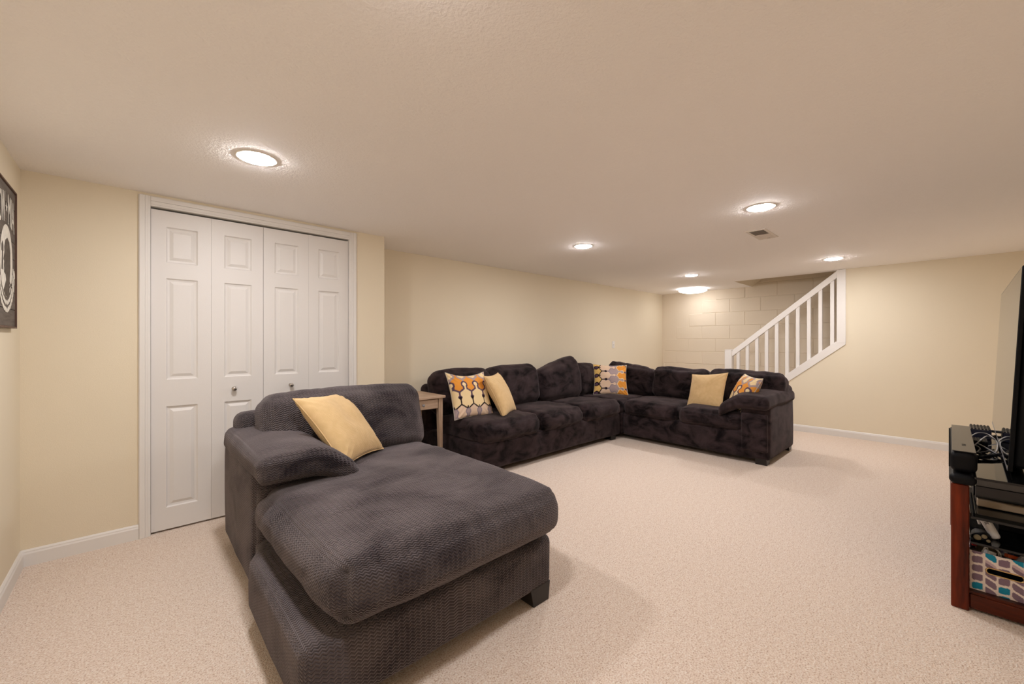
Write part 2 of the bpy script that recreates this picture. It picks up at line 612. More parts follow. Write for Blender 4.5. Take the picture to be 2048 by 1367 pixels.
# closet casing (two legs and a head, stepped profile)
cas = thing('trim_1', 'x', 'x')
del cas['label'], cas['category']
struct(cas)
cas.location = (0, 0, 0)
def casing_piece(name, x0, x1, z0, z1, horiz):
    if horiz:
        lst = [(x0, x1, YC - 0.012, YC, z0, z1), (x0, x1, YC - 0.018, YC - 0.012, z0 + 0.030, z1 - 0.004), (x0, x1, YC - 0.015, YC - 0.012, z0 + 0.010, z0 + 0.030)]
    else:
        d = 1 if x0 < 0.6 else -1
        o, i = (x0, x1) if d > 0 else (x1, x0)
        f = lambda a, b: (min(a, b), max(a, b))
        lst = [(x0, x1, YC - 0.012, YC, z0, z1), (*f(o + d * .004, o + d * .030), YC - 0.018, YC - 0.012, z0, z1), (*f(o + d * .030, i - d * .012), YC - 0.015, YC - 0.012, z0, z1)]
    return obj(name, boxes(name, lst, 0.0015), 'trim', cas)
casing_piece('side_casing', DX0 - 0.056, DX0, 0, DZ + 0.060, False)
casing_piece('side_casing', DX1, DX1 + 0.060, 0, DZ + 0.060, False)
casing_piece('head_casing', DX0, DX1, DZ, DZ + 0.060, True)
obj('jamb', boxes('jamb', [(DX0 - 0.012, DX0, YC, YC + 0.11, 0, DZ), (DX1, DX1 + 0.012, YC, YC + 0.11, 0, DZ), (DX0 - 0.012, DX1 + 0.012, YC, YC + 0.11, DZ, DZ + 0.012)]), 'trim', cas)

# bifold closet doors: two pairs of three-panel leaves
LEAF_W = (DX1 - DX0 - 0.0055) / 4
def leaf_mesh(w, z0, z1):
    """moulded leaf: slab whose front is a grid with sunk mouldings and raised fields"""
    y0 = 0.0
    panels = [(0.150, 0.795), (0.965, 1.612), (1.712, 1.940)]
    px0, px1 = 0.072, w - 0.072
    # nested rectangles of each panel: (inset, depth)
    steps = [(0.0, 0.0), (0.007, 0.009), (0.018, 0.011), (0.036, 0.003), (0.040, 0.003)]
    bm = bmesh.new()
    def V(x, z, d=0.0):
        return bm.verts.new((x, y0 + d, z))
    def F(*v):
        bm.faces.new(v)
    zs = [z0] + [z for p in panels for z in p] + [z1]
    # stiles and rails
    def quad(xa, xb, za, zb, d=0.0):
        F(V(xa, za, d), V(xb, za, d), V(xb, zb, d), V(xa, zb, d))
    quad(0, px0, z0, z1)
    quad(px1, w, z0, z1)
    for i in range(0, len(zs), 2):
        quad(px0, px1, zs[i], zs[i + 1])
    for (pa, pb) in panels:
        prev = None
        for (ins, d) in steps:
            ring = [V(px0 + ins, pa + ins, d), V(px1 - ins, pa + ins, d), V(px1 - ins, pb - ins, d), V(px0 + ins, pb - ins, d)]
            if prev:
                for k in range(4):
                    F(prev[k], prev[(k + 1) % 4], ring[(k + 1) % 4], ring[k])
            prev = ring
        F(*prev)
    D = 0.034
    for a, b in (((0, z0), (w, z0)), ((w, z0), (w, z1)), ((w, z1), (0, z1)), ((0, z1), (0, z0))):
        F(V(*a), V(*a, D), V(*b, D), V(*b))
    quad(0, w, z0, z1, D)
    bmesh.ops.remove_doubles(bm, verts=bm.verts, dist=1e-5)
    bmesh.ops.recalc_face_normals(bm, faces=bm.faces)
    me = bpy.data.meshes.new('door_leaf')
    bm.to_mesh(me)
    bm.free()
    me.materials.append(M['door'])
    return me
leaf = leaf_mesh(LEAF_W - 0.0008, 0.012, DZ - 0.012)
for pair in range(2):
    d = thing('door_%d' % (pair + 1), 'x', 'x', (DX0 + 0.002 + pair * (2 * LEAF_W + 0.0015), YC + 0.012, 0))
    del d['label'], d['category']
    struct(d)
    for k in range(2):
        o = bpy.data.objects.new('door_leaf', leaf)
        COL.objects.link(o)
        o.location = (k * LEAF_W, 0, 0)
        o.parent = d
    kx = 0.432 if pair == 0 else 0.178
    kb = lathe('knob', [(0.013, 0), (0.012, -0.004), (0.006, -0.007), (0.006, -0.016), (0.013, -0.020), (0.0165, -0.026), (0.015, -0.032), (0.008, -0.036), (0.001, -0.037)], 20, 'nickel', d, (kx, 0, 0.882), 'y')
    kb['label'] = 'round brushed nickel knob'

# ------------------------------------------------------------------ stairs, stringer trim and railing
RX0, RX1 = XR - 0.012, XR + 0.13
def zup(y):
    return 0.775 + 0.835 * (1.511 - y)
stairs = thing('staircase', 'carpeted stairs rising behind the white railing', 'stairs', (0, 0, 0))
NR, RUN = 11, 0.232
for k in range(NR):
    ya = 2.20 - k * RUN
    zt = 0.195 * (k + 1)
    box('step', (XR + 0.135, XB - 0.02, ya - RUN, ya, max(0, zt - 0.30), zt), 'tread', stairs, 0.008)

rail = thing('stair_railing', 'white painted stair railing with square balusters and slanted handrail', 'railing', (0, 0, 0))
prism('stringer_cap', [(2.235, zup(2.235)), (0.985, zup(0.985)), (0.89, zup(0.985) ), (0.89, zup(0.89) - 0.118), (2.235, zup(2.235) - 0.118)], 'x', RX0, RX1, 'rail', rail, 0.003)
prism('handrail', [(2.24, 1.075), (0.975, 1.075 + 0.835 * 1.265), (0.975, 1.075 + 0.835 * 1.265 - 0.092), (2.24, 1.075 - 0.092)], 'x', XR + 0.025, XR + 0.09, 'rail', rail, 0.006)
for k in range(10):
    yc = 2.158 - k * 0.1249
    zt = 1.075 + 0.835 * (2.24 - yc) - 0.06
    box('baluster', (XR + 0.037, XR + 0.078, yc - 0.0205, yc + 0.0205, zup(yc) - 0.03, zt), 'rail', rail, 0.002)
box('newel_post', (XR + 0.005, XR + 0.105, 2.237, 2.335, 0, 1.082), 'rail', rail, 0.005)
box('newel_cap', (XR + 0.002, XR + 0.108, 2.234, 2.338, 1.082, 1.092), 'rail', rail, 0.003)
box('top_post', (XR - 0.014, XR + 0.126, 0.888, 0.980, zup(0.985) - 0.02, H - 0.001), 'rail', rail, 0.003)

# ------------------------------------------------------------------ ceiling fittings
lens_me = None
def recessed(x, y, label):
    global lens_me
    t = thing('recessed_light', label, 'light', (x, y, H), 0, 'recessed ceiling lights')
    lathe('trim_ring', [(0.076, 0.0), (0.093, 0.0), (0.093, -0.002), (0.090, -0.004), (0.080, -0.004), (0.076, -0.002)], 40, 'lamp_trim', t)
    if lens_me is None:
        o = lathe('lens', [(0.0755, -0.001), (0.0745, -0.0065), (0.066, -0.0095), (0.045, -0.0115), (0.001, -0.012)], 24, 'lens', t)
        lens_me = o.data
    else:
        o = bpy.data.objects.new('lens', lens_me)
        COL.objects.link(o)
        o.parent = t
    o['label'] = 'glowing white lens'
recessed(0.45, 2.37, 'recessed ceiling light in front of the closet doors')
recessed(3.15, 0.88, 'recessed ceiling light in front of the ceiling vent')
recessed(3.17, 2.40, 'recessed ceiling light above the long dark sofa')
recessed(5.68, 0.873, 'recessed ceiling light nearest the top post of the stair railing')
recessed(5.65, 2.43, 'small far recessed ceiling light beside the round dome light')
recessed(0.45, 0.80, 'recessed ceiling light overhead nearest the viewer, above the chaise front')

t = thing('dome_light', 'large round flush dome light near the block wall corner', 'light', (7.10, 3.03, H))
lathe('base_plate', [(0.215, 0), (0.215, -0.016), (0.205, -0.020), (0.001, -0.020)], 40, 'lamp_trim', t)
lathe('glass_dome', [(0.205, -0.0205), (0.228, -0.028), (0.226, -0.038), (0.200, -0.054), (0.145, -0.068), (0.08, -0.075), (0.001, -0.077)], 24, 'dome', t)

v = thing('ceiling_vent', 'white louvred air vent in the ceiling', 'vent', (3.94, 1.09, H))
W2, D2 = 0.19, 0.075
obj('frame', boxes('frame', [(-W2, W2, -D2, -D2 + 0.022, -0.006, 0), (-W2, W2, D2 - 0.022, D2, -0.006, 0), (-W2, -W2 + 0.026, -D2 + .022, D2 - .022, -0.006, 0), (W2 - 0.026, W2, -D2 + .022, D2 - .022, -0.006, 0)], 0.0015), 'vent', v)
box('backing', (-W2 + 0.026, W2 - 0.026, -D2 + .022, D2 - .022, -0.0012, -0.0002), 'vent_dark', v)
for k in range(16):
    xx = -W2 + 0.036 + k * (2 * W2 - 0.072) / 15
    s = -1 if k < 8 else 1
    me = bpy.data.meshes.new('louvre')
    me.from_pydata([(xx - .007, -D2 + .022, -.0015 if s > 0 else -.007), (xx + .007, -D2 + .022, -.007 if s > 0 else -.0015), (xx + .007, D2 - .022, -.007 if s > 0 else -.0015), (xx - .007, D2 - .022, -.0015 if s > 0 else -.007)], [], [(0, 1, 2, 3)])
    bm = bmesh.new(); bm.from_mesh(me)
    bmesh.ops.solidify(bm, geom=list(bm.faces), thickness=0.0012)
    bm.to_mesh(me); bm.free()
    obj('louvre', me, 'vent', v)
box('lever', (0.150, 0.156, -0.02, 0.0, -0.016, -0.006), 'vent', v)

# wall plate on the long wall
sw = thing('switch_plate', 'white wall plate above the corner of the sofa', 'switch', (5.858, YB, 1.16))
box('plate', (-0.036, 0.036, -0.006, 0, -0.058, 0.058), 'trim', sw, 0.002)
box('toggle', (-0.006, 0.006, -0.016, -0.006, -0.012, 0.012), 'trim', sw, 0.002)
for z in (-0.042, 0.042):
    lathe('screw', [(0.0035, -0.006), (0.0035, -0.0072), (0.001, -0.0076)], 10, 'nickel', sw, (0, 0, z), 'y')

# ------------------------------------------------------------------ upholstery
def arm(parent, mat, mapper, length, pad_len, pad_mat=None, seed=1, over=0.05):
    """short pillow-top arm. local a = inwards, b = towards the back, c = up, origin at outer front floor corner"""
    pad_mat = pad_mat or mat
    def aw(p):
        return p
    soft_box('arm_body', (0.26, length, 0.575), 0.045, mat, parent, (0.014, 0.012, 0.0), 14, None, 0.006, 3, seed, (0.130, length / 2, 0.3275), mapper=mapper)
    soft_box('arm_front_panel', (0.235, 0.05, 0.40), 0.022, mat, parent, (0.0, 0.010, 0.0), 10, None, 0.003, 5, seed + 1, (0.130, 0.006, 0.325), mapper=mapper)
    def drape(co):
        x, y, z = co
        # crest a third of the way in; falls away to the seat on the inner side
        d = x + 0.03
        z2 = z - (1.15 * d * d if d > 0 else 0.15 * d * d)
        if d > 0.10:
            z2 -= 0.30 * (d - 0.10)
        # slimmer at the lips
        return (x, y, z2)
    p = soft_box('arm_pad', (0.465, pad_len, 0.125), 0.044, pad_mat, parent, (0.0, 0.006, 0.024), 22, drape, 0.008, 4, seed + 2,
                 (0.222, pad_len / 2 - over, 0.632), wrinkle=0.004, mapper=mapper)
    return p

# ---- the chaise in the foreground
ch = thing('chaise_lounge', 'charcoal plush chaise with one pillow-topped arm in the foreground', 'chaise', (0, 0, 0))
CX0, CX1 = 0.412, 1.455
def cbase(co):
    return co
def cbase2(co):
    x, y, z = co
    if x < 0:
        x -= 0.058 * min(1.0, max(0.0, (-0.02 - y) / 0.10))
    return (x, y, z)
soft_box('base', (CX1 - CX0, 1.72, 0.24), 0.04, 'chaise', ch, (0.004, 0.006, 0), 26, cbase2, 0.004, 3, 3, ((CX0 + CX1) / 2, 2.140, 0.178))
for (fx, fy) in ((CX0 + 0.06, 1.345), (CX1 - 0.085, 1.335), (CX0 + 0.10, 2.93), (CX1 - 0.09, 2.93)):
    f = prism('foot', [(fx - 0.065, 0.085), (fx + 0.065, 0.085), (fx + 0.055, 0.0), (fx - 0.045, 0.0)], 'y', fy - 0.055, fy + 0.055, 'foot', ch, 0.004)
def seat_l(co):
    # T-shaped seat: in front of the arm it runs the full width, beside the arm it is narrower
    x, y, z = co
    t = min(1.0, max(0.0, (y - 0.27) / 0.10))
    t = t * t * (3 - 2 * t)
    if x < 0.2:
        k = (0.2 - x) / 0.75
        x = x + 0.25 * t * k
    # crowned slightly, sagging to the far end
    z = z - 0.028 * max(0.0, y / 0.68) * max(0.0, (0.6 - x) / 1.1)
    return (x, y, z)
soft_box('seat_cushion', (1.065, 1.36, 0.20), 0.078, 'chaise', ch, (0.02, 0.018, 0.026), 44, seat_l, 0.007, 3.2, 5,
         (0.952, 1.885, 0.428), wrinkle=0.006, wdir=(0.5, 2.2, 1), corner=0.03)
arm(ch, 'chaise', lambda c: (0.398 + c.x, 2.165 + c.y, c.z), 0.82, 0.95, seed=11, over=0.13)
soft_box('back_frame', (1.02, 0.20, 0.62), 0.06, 'chaise', ch, (0.0, 0.01, 0.0), 18, None, 0.006, 3, 21, (0.945, 2.905, 0.475), (R(-4), 0, 0))
def bk(co):
    x, y, z = co
    return (x, y - 0.05 * (0.5 - z / 0.45) ** 2, z + 0.010 * (x / 0.5) * 0 - 0.02 * (abs(x) / 0.5) ** 4)
soft_box('back_cushion', (0.975, 0.28, 0.43), 0.085, 'chaise', ch, (0.012, 0.035, 0.016), 34, bk, 0.009, 3.5, 23, (1.005, 2.665, 0.690), (R(-10), 0, 0),
         wrinkle=0.006, wdir=(3, 1, 1), corner=0.0)

# ---- the L-shaped sectional
so = thing('sectional_sofa', 'long dark brown plush L-shaped sectional along the back wall', 'sofa', (0, 0, 0))
SX0, SX1 = 2.18, 5.44
SY0, SY1 = 2.80, 3.76
WX0, WY0 = 4.47, 1.18
soft_box('sofa_base', (WX0 - SX0 - 0.01, SY1 - SY0, 0.27), 0.035, 'sofa', so, (0, 0.01, 0), 26, None, 0.005, 3, 31, ((SX0 + WX0) / 2 - 0.005, (SY0 + SY1) / 2, 0.185))
soft_box('corner_base', (SX1 - WX0, SY1 - SY0 + 0.02, 0.27), 0.03, 'sofa', so, (0, 0, 0), 10, None, 0.003, 3, 32, ((SX1 + WX0) / 2, (SY0 + SY1) / 2 - 0.01, 0.185))
soft_box('wing_base', (SX1 - WX0, SY0 - 0.02 - WY0 - 0.20, 0.27), 0.03, 'sofa', so, (0.01, 0, 0), 20, None, 0.005, 3, 33, ((SX1 + WX0) / 2, (SY0 - 0.02 + WY0 + 0.20) / 2, 0.185))
for (fx, fy) in ((SX0 + 0.08, SY0 + 0.07), (WX0 - 0.14, SY0 + 0.07), (SX0 + 0.08, SY1 - 0.08), (WX0 + 0.075, WY0 + 0.075), (SX1 - 0.08, WY0 + 0.075), (SX1 - 0.08, SY1 - 0.08), (SX1 - 0.08, 2.6)):
    prism('foot', [(fx - 0.055, 0.06), (fx + 0.055, 0.06), (fx + 0.047, 0.0), (fx - 0.047, 0.0)], 'y', fy - 0.05, fy + 0.05, 'foot', so, 0.003)
# seat cushions of the long run
xs = [SX0, 2.985, 3.69, 4.43]
for k in range(3):
    w = xs[k + 1] - xs[k]
    soft_box('seat_cushion', (w - 0.004, 0.74, 0.185), 0.070, 'sofa', so, (0.008, 0.03, 0.030), 24, None, 0.012, 3.6, 40 + k,
             ((xs[k] + xs[k + 1]) / 2, SY0 - 0.045 + 0.37, 0.388), (R(-1), 0, 0), wrinkle=0.012, wdir=(1.4, 1.2, 1), corner=0.02)
soft_box('seat_cushion', (0.72, 0.76, 0.175), 0.065, 'sofa', so, (0.0, 0.0, 0.028), 20, None, 0.012, 3.6, 44, (4.80, 3.17, 0.385), wrinkle=0.008, wdir=(1.2, 1.2, 1))
# wing seats
ysn = [2.785, 2.085, 1.405]
for k in range(2):
    w = ysn[k] - ysn[k + 1]
    soft_box('seat_cushion', (0.72, w - 0.003, 0.175), 0.060, 'sofa', so, (0.022, 0.004, 0.026), 22, None, 0.011, 3.6, 46 + k,
             (WX0 - 0.02 + 0.36, (ysn[k] + ysn[k + 1]) / 2, 0.390), wrinkle=0.008, wdir=(1.2, 1.2, 1), corner=0.015)
# back rests (frame behind the cushions)
soft_box('back_frame', (SX1 - SX0, 0.20, 0.50), 0.06, 'sofa', so, (0, 0, 0.0), 26, None, 0.006, 3, 50, ((SX0 + SX1) / 2 - 0.01, 3.67, 0.52))
soft_box('wing_back_frame', (0.18, 3.60 - WY0 - 0.02, 0.46), 0.06, 'sofa', so, (0, 0, 0.0), 26, None, 0.006, 3, 51, (5.37, (3.60 + WY0 + 0.02) / 2, 0.50))
def back_c(x0, x1, zc, h, seed, warp=None, y=3.49, lean=-11, depth=0.27):
    soft_box('back_cushion', (x1 - x0, depth, h), 0.10, 'sofa', so, (0.01, 0.045, 0.02), 22, warp, 0.012, 3.4, seed, ((x0 + x1) / 2, y, zc), (R(lean), 0, 0),
             wrinkle=0.007, wdir=(2, 1, 1.4))
back_c(2.165, 2.88, 0.690, 0.44, 52)
back_c(2.82, 3.55, 0.700, 0.46, 53, lambda c: (c.x, c.y, c.z + 0.02 * c.x - 0.05 * max(0, -c.x) * max(0, c.z)), y=3.44)
back_c(3.53, 4.33, 0.700, 0.47, 54, lambda c: (c.x, c.y, c.z + 0.25 * c.x * max(0.0, (c.z + 0.24) / 0.48) ** 1.3), y=3.42)
back_c(4.345, 4.86, 0.675, 0.44, 55, y=3.52, lean=-6)
def back_w(y0, y1, zc, h, seed, warp=None, x=5.19, lean=11, depth=0.27):
    soft_box('back_cushion', (depth, y1 - y0, h), 0.082, 'sofa', so, (0.045, 0.01, 0.02), 22, warp, 0.014, 3.6, seed, (x, (y0 + y1) / 2, zc), (0, R(lean), 0),
             wrinkle=0.016, wdir=(1, 2.2, 1.8))
back_w(2.70, 3.44, 0.665, 0.42, 60, lambda c: (c.x, c.y, c.z + 0.15 * c.y * max(0.0, (c.z + 0.22) / 0.44)))
back_w(1.98, 2.72, 0.655, 0.40, 61, lambda c: (c.x, c.y, c.z + 0.02 * c.y))
back_w(1.20, 2.00, 0.660, 0.40, 62)
arm(so, 'sofa', lambda c: (WX0 + 0.012 + c.y, WY0 + c.x, c.z - 0.02 * (c.z > 0.3)), 0.90, 1.02, seed=71, over=0.07)

# ------------------------------------------------------------------ pillows
def hex_to_lin(h):
    c = [int(h[i:i + 2], 16) / 255 for i in (0, 2, 4)]
    return tuple((x / 12.92 if x <= 0.04045 else ((x + 0.055) / 1.055) ** 2.4) for x in c)

PC = {k: hex_to_lin(h) for k, h in dict(black='1d1019', cream='ecd3a4', tan='e2c6ac', grey='ab9898', lav='8f828c', orange='e2973f', purple='594457', gold='e8c175').items()}

def seg_d(px, py, ax, ay, bx, by):
    vx, vy = bx - ax, by - ay
    wx, wy = px - ax, py - ay
    t = max(0, min(1, (wx * vx + wy * vy) / (vx * vx + vy * vy + 1e-12)))
    return math.hypot(wx - t * vx, wy - t * vy)

def keyhole(u, v, row, shift, up=True, down=True, kr=0.155, st=0.075, amp=0.15, hu=0.50, hd=0.46):
    """signed distance to the area below a zigzag whose peaks carry knobbed pins and whose valleys are bitten by knobbed pins"""
    x = u - shift
    k = math.floor(x)
    fx = x - k
    zig = row + amp * (1 - 4 * abs(fx - 0.5))          # peak at fx = .5
    line = (v - zig) * 0.86
    sd = line
    if up:
        p = min(math.hypot(fx - 0.5, v - row - hu) - kr, max(abs(fx - 0.5) - st, v - row - hu, row - 0.2 - v))
        sd = min(sd, p)
    if down:
        f2 = fx if fx < 0.5 else fx - 1
        p = min(math.hypot(f2, v - row + hd) - kr, max(abs(f2) - st, row - hd - v, v - row - 0.2))
        sd = max(sd, -p)
    return sd, line

# rows from the top of the weave downwards: (height, half-cell shift, kind, outline width, outline, fill)
WEAVE_A = ('cream', [(4.92, 0.5, 'k', 0.15, 'grey', 'orange'), (3.95, 0.0, 'k', 0.125, 'purple', 'cream'), (2.85, 0.5, 'pin', 0, 'black', 'tan'),
                   (1.95, 0.0, 'k', 0.075, 'lav', 'grey'), (0.95, 0.5, 'pin', 0, 'black', 'gold'), (0.0, 0.0, 'k', 0.07, 'purple', 'grey')])
WEAVE_B = ('cream', [(4.10, 0.0, 'k', 0.10, 'purple', 'orange'), (3.10, 0.5, 'k', 0.06, 'cream', 'grey'), (2.20, 0.0, 'k', 0.075, 'lav', 'tan'),
                     (1.20, 0.5, 'pin', 0, 'black', 'gold'), (0.25, 0.0, 'k', 0.09, 'black', 'purple')])

def weave(u, v, seq):
    col = seq[0]
    for (row, sh, kind, ow, oc, fc) in seq[1]:
        if kind == 'k':
            sd, line = keyhole(u, v, row, sh)
            if sd < 0:
                col = fc
            elif sd < ow:
                col = oc
        else:
            # thin dark honeycomb with knobbed pins up and down
            sd, line = keyhole(u, v, row, sh, True, False, 0.125, 0.048, 0.17, 0.58, 0.5)
            x = u - sh
            fx = x - math.floor(x)
            f2 = fx if fx < 0.5 else fx - 1
            dn = min(math.hypot(f2, v - row + 0.58) - 0.125, max(abs(f2) - 0.048, row - 0.58 - v, v - row))
            if sd < 0 and line > -0.10 or dn < 0:
                col = oc
            elif line <= -0.10:
                col = fc
    return PC[col]

def pillow(name, label, center, n, roll, w, h, t, mat, seed=0, pat=None, group=None, up=(0, 0, 1), N=None, slump=0.0, fold=0.0):
    N = N or (96 if pat else 40)
    off = Vector((seed * 2.3, seed * 4.1, seed))
    vs, fs, cols = [], [], []
    idx = {}
    def vert(i, j, side):
        edge = i in (0, N) or j in (0, N)
        k = (i, j, 0 if edge else side)
        if k in idx:
            return idx[k]
        u, v_ = 2 * i / N - 1, 2 * j / N - 1
        x = w / 2 * u * (1 - 0.085 * (1 - v_ * v_) * abs(u) ** 2)
        y = h / 2 * v_ * (1 - 0.085 * (1 - u * u) * abs(v_) ** 2)
        e = max(0.0, (1 - abs(u) ** 2.4) * (1 - abs(v_) ** 2.4)) ** 0.5
        z = side * t / 2 * e
        p = Vector((x, y, 0))
        z += side * e * 0.010 * noise.noise(p * 9 + off) + 0.012 * noise.noise(p * 3.5 + off)
        # creases gathering into the corners
        c = (abs(u) * abs(v_)) ** 2
        z += side * 0.010 * c * math.sin((abs(u) - abs(v_)) * 26) * e ** 0.3
        z -= fold * max(0, v_) ** 3 * (1 - abs(u) * 0.6)
        y -= slump * (1 - u * u) * max(0, v_) ** 2 * 0.4
        idx[k] = len(vs)
        vs.append((x, y, z))
        cols.append(pat(x, y, side) if pat else None)
        return idx[k]
    for side in (1, -1):
        for i in range(N):
            for j in range(N):
                q = [vert(i, j, side), vert(i + 1, j, side), vert(i + 1, j + 1, side), vert(i, j + 1, side)]
                if side < 0:
                    q.reverse()
                fs.append(tuple(q))
    me = bpy.data.meshes.new(name)
    me.from_pydata(vs, [], fs)
    if pat:
        at = me.color_attributes.new('print', 'FLOAT_COLOR', 'POINT')
        for i, c in enumerate(cols):
            at.data[i].color = (*c, 1)
    o = obj(name, me, mat, None, True)
    o.matrix_world = face_frame(center, n, up, roll)
    tag(o, label, 'pillow', group)
    # stitched seam around the edge
    M_ = 40
    rim = [vs[idx[(i, 0, 0)]] for i in range(0, N, max(1, N // 24))] + [vs[idx[(N, j, 0)]] for j in range(0, N, max(1, N // 24))] + \
          [vs[idx[(N - i, N, 0)]] for i in range(0, N, max(1, N // 24))] + [vs[idx[(0, N - j, 0)]] for j in range(0, N, max(1, N // 24))]
    s = tube('seam', rim, 0.0035, 'yellow' if mat == 'yellow' else 'cable_cream', o, 6, 1, True, False)
    return o

GP = 'throw pillows on the sofas'
def pat_v(cell, ou, ov, seq, swap=False):
    def f(x, y, side):
        if swap:
            return weave(y / cell + ou, x / (cell * 0.98) + ov, seq)
        return weave(x / cell + ou, y / (cell * 0.98) + ov, seq)
    return f

pillow('throw_pillow', 'yellow throw pillow leaning askew on the foreground chaise', (0.880, 2.40, 0.718), (0.50, -0.57, 0.65), R(-3), 0.46, 0.46, 0.16, 'yellow', 1, None, GP)
pillow('throw_pillow', 'patterned throw pillow beside the wooden end table', (2.37, 3.15, 0.697), (0.0, -0.92, 0.39), R(-2), 0.46, 0.46, 0.13, 'pattern', 2, pat_v(0.130, 0.15, 3.75, WEAVE_A), GP, slump=0.06)
pillow('throw_pillow', 'yellow throw pillow leaning against a patterned one on the long sofa', (2.735, 3.11, 0.675), (0.46, -0.76, 0.46), R(0), 0.45, 0.45, 0.15, 'yellow', 3, None, GP)
pillow('throw_pillow', 'patterned throw pillow upright in the corner of the L-shaped sofa', (4.78, 3.165, 0.690), (-0.67, -0.58, 0.46), R(-1.5), 0.46, 0.45, 0.13, 'pattern', 4, pat_v(0.122, 0.2, 2.30, WEAVE_B, True), GP)
pillow('throw_pillow', 'yellow throw pillow near the far sofa arm', (4.82, 1.90, 0.640), (-0.87, 0.20, 0.43), R(7), 0.44, 0.44, 0.15, 'yellow', 5, None, GP)
pillow('throw_pillow', 'patterned throw pillow tucked against the far sofa arm', (4.76, 1.49, 0.655), (-0.57, 0.69, 0.45), R(-2), 0.42, 0.42, 0.15, 'pattern', 6, pat_v(0.128, 0.3, 4.15, WEAVE_A), GP)

# ------------------------------------------------------------------ end table between chaise and sofa
et = thing('end_table', 'small weathered wooden end table between chaise and sofa', 'table', (0, 0, 0))
ex0, ex1, ey0, ey1, ez = 1.64, 2.095, 3.15, 3.60, 0.716
box('table_top', (ex0, ex1, ey0, ey1, ez - 0.022, ez), 'oak', et, 0.003)
for (a, b) in ((ex0 + .02, ey0 + .02), (ex1 - .062, ey0 + .02), (ex0 + .02, ey1 - .062), (ex1 - .062, ey1 - .062)):
    # tapered legs: inner faces slope below the apron
    s = 0.042
    o = 0.014
    ix = 1 if a < 1.8 else -1
    iy = 1 if b < 3.3 else -1
    top = [(a, b), (a + s, b), (a + s, b + s), (a, b + s)]
    def shrink(p):
        x, y = p
        if ix > 0 and x > a: x -= o
        if ix < 0 and x == a: x += o
        if iy > 0 and y > b: y -= o
        if iy < 0 and y == b: y += o
        return (x, y)
    bot = [shrink(p) for p in top]
    vs = [(*p, ez - 0.022) for p in top] + [(*p, ez - 0.13) for p in top] + [(*p, 0.0) for p in bot]
    fs = [(0, 1, 2, 3), (8, 9, 10, 11)] + [(i + 4 * r_, (i + 1) % 4 + 4 * r_, (i + 1) % 4 + 4 + 4 * r_, i + 4 + 4 * r_) for r_ in (0, 1) for i in range(4)]
    me = bpy.data.meshes.new('leg')
    me.from_pydata(vs, [], fs)
    obj('leg', fix(me), 'oak_z', et)
box('side_apron', (ex1 - 0.052, ex1 - 0.032, ey0 + .062, ey1 - .062, ez - 0.125, ez - 0.022), 'oak', et)
box('side_apron', (ex0 + 0.032, ex0 + 0.052, ey0 + .062, ey1 - .062, ez - 0.125, ez - 0.022), 'oak', et)
box('back_apron', (ex0 + .062, ex1 - .062, ey1 - 0.052, ey1 - 0.032, ez - 0.125, ez - 0.022), 'oak', et)
dr = box('drawer', (ex0 + .065, ex1 - .065, ey0 + 0.024, ey0 + 0.042, ez - 0.115, ez - 0.028), 'oak', et, 0.004)
lathe('knob', [(0.007, 0), (0.006, -0.010), (0.012, -0.016), (0.013, -0.022), (0.008, -0.027), (0.001, -0.028)], 16, 'grey', dr, ((ex0 + ex1) / 2, ey0 + 0.024, ez - 0.072), 'y')
box('lower_shelf', (ex0 + .03, ex1 - .03, ey0 + .03, ey1 - .03, 0.16, 0.178), 'foot', et, 0.002)

# ------------------------------------------------------------------ picture on the left wall
pic = thing('wall_picture', 'grey plank wall sign with white emblem and lettering', 'picture', (XL, 0, 0))
PY0, PY1, PZ0, PZ1 = 2.755, 3.150, 1.272, 1.940
FX = 0.022
obj('frame', boxes('frame', [(0, FX, PY0, PY0 + 0.008, PZ0, PZ1), (0, FX, PY1 - 0.008, PY1, PZ0, PZ1), (0, FX, PY0 + .008, PY1 - .008, PZ1 - 0.008, PZ1), (0, FX, PY0 + .008, PY1 - .008, PZ0, PZ0 + 0.008)]), 'frame', pic)
nz_ = 8
ph = (PZ1 - PZ0 - 0.016) / nz_
for k in range(nz_):
    o = box('plank', (0.004, 0.0155 + random.uniform(-0.001, 0.0008), PY0 + 0.008, PY1 - 0.008, PZ0 + 0.008 + k * ph + 0.001, PZ0 + 0.008 + (k + 1) * ph - 0.001), 'plank', pic, 0.001)
def flat(name, pts, mat, x0, parent=pic, th=0.0008):
    return prism(name, pts, 'x', x0, x0 + th, mat, parent)
def ell(cy, cz, ry, rz, n=40, a0=0, a1=360):
    return [(cy + ry * math.cos(R(a0 + (a1 - a0) * i / n)), cz + rz * math.sin(R(a0 + (a1 - a0) * i / n))) for i in range(n if a1 - a0 >= 360 else n + 1)]
IX = 0.0165
cy_, cz_ = 2.955, 1.580
def ring_seg(cy, cz, ro, ri, sy, a0, a1, n=24):
    o_ = [(cy + sy * ro * math.cos(R(a0 + (a1 - a0) * i / n)), cz + ro * math.sin(R(a0 + (a1 - a0) * i / n))) for i in range(n + 1)]
    i_ = [(cy + sy * ri * math.cos(R(a0 + (a1 - a0) * i / n)), cz + ri * math.sin(R(a0 + (a1 - a0) * i / n))) for i in range(n, -1, -1)]
    return o_ + i_
flat('emblem_disc', ell(cy_, cz_, 0.122, 0.166), 'white_ink', IX)
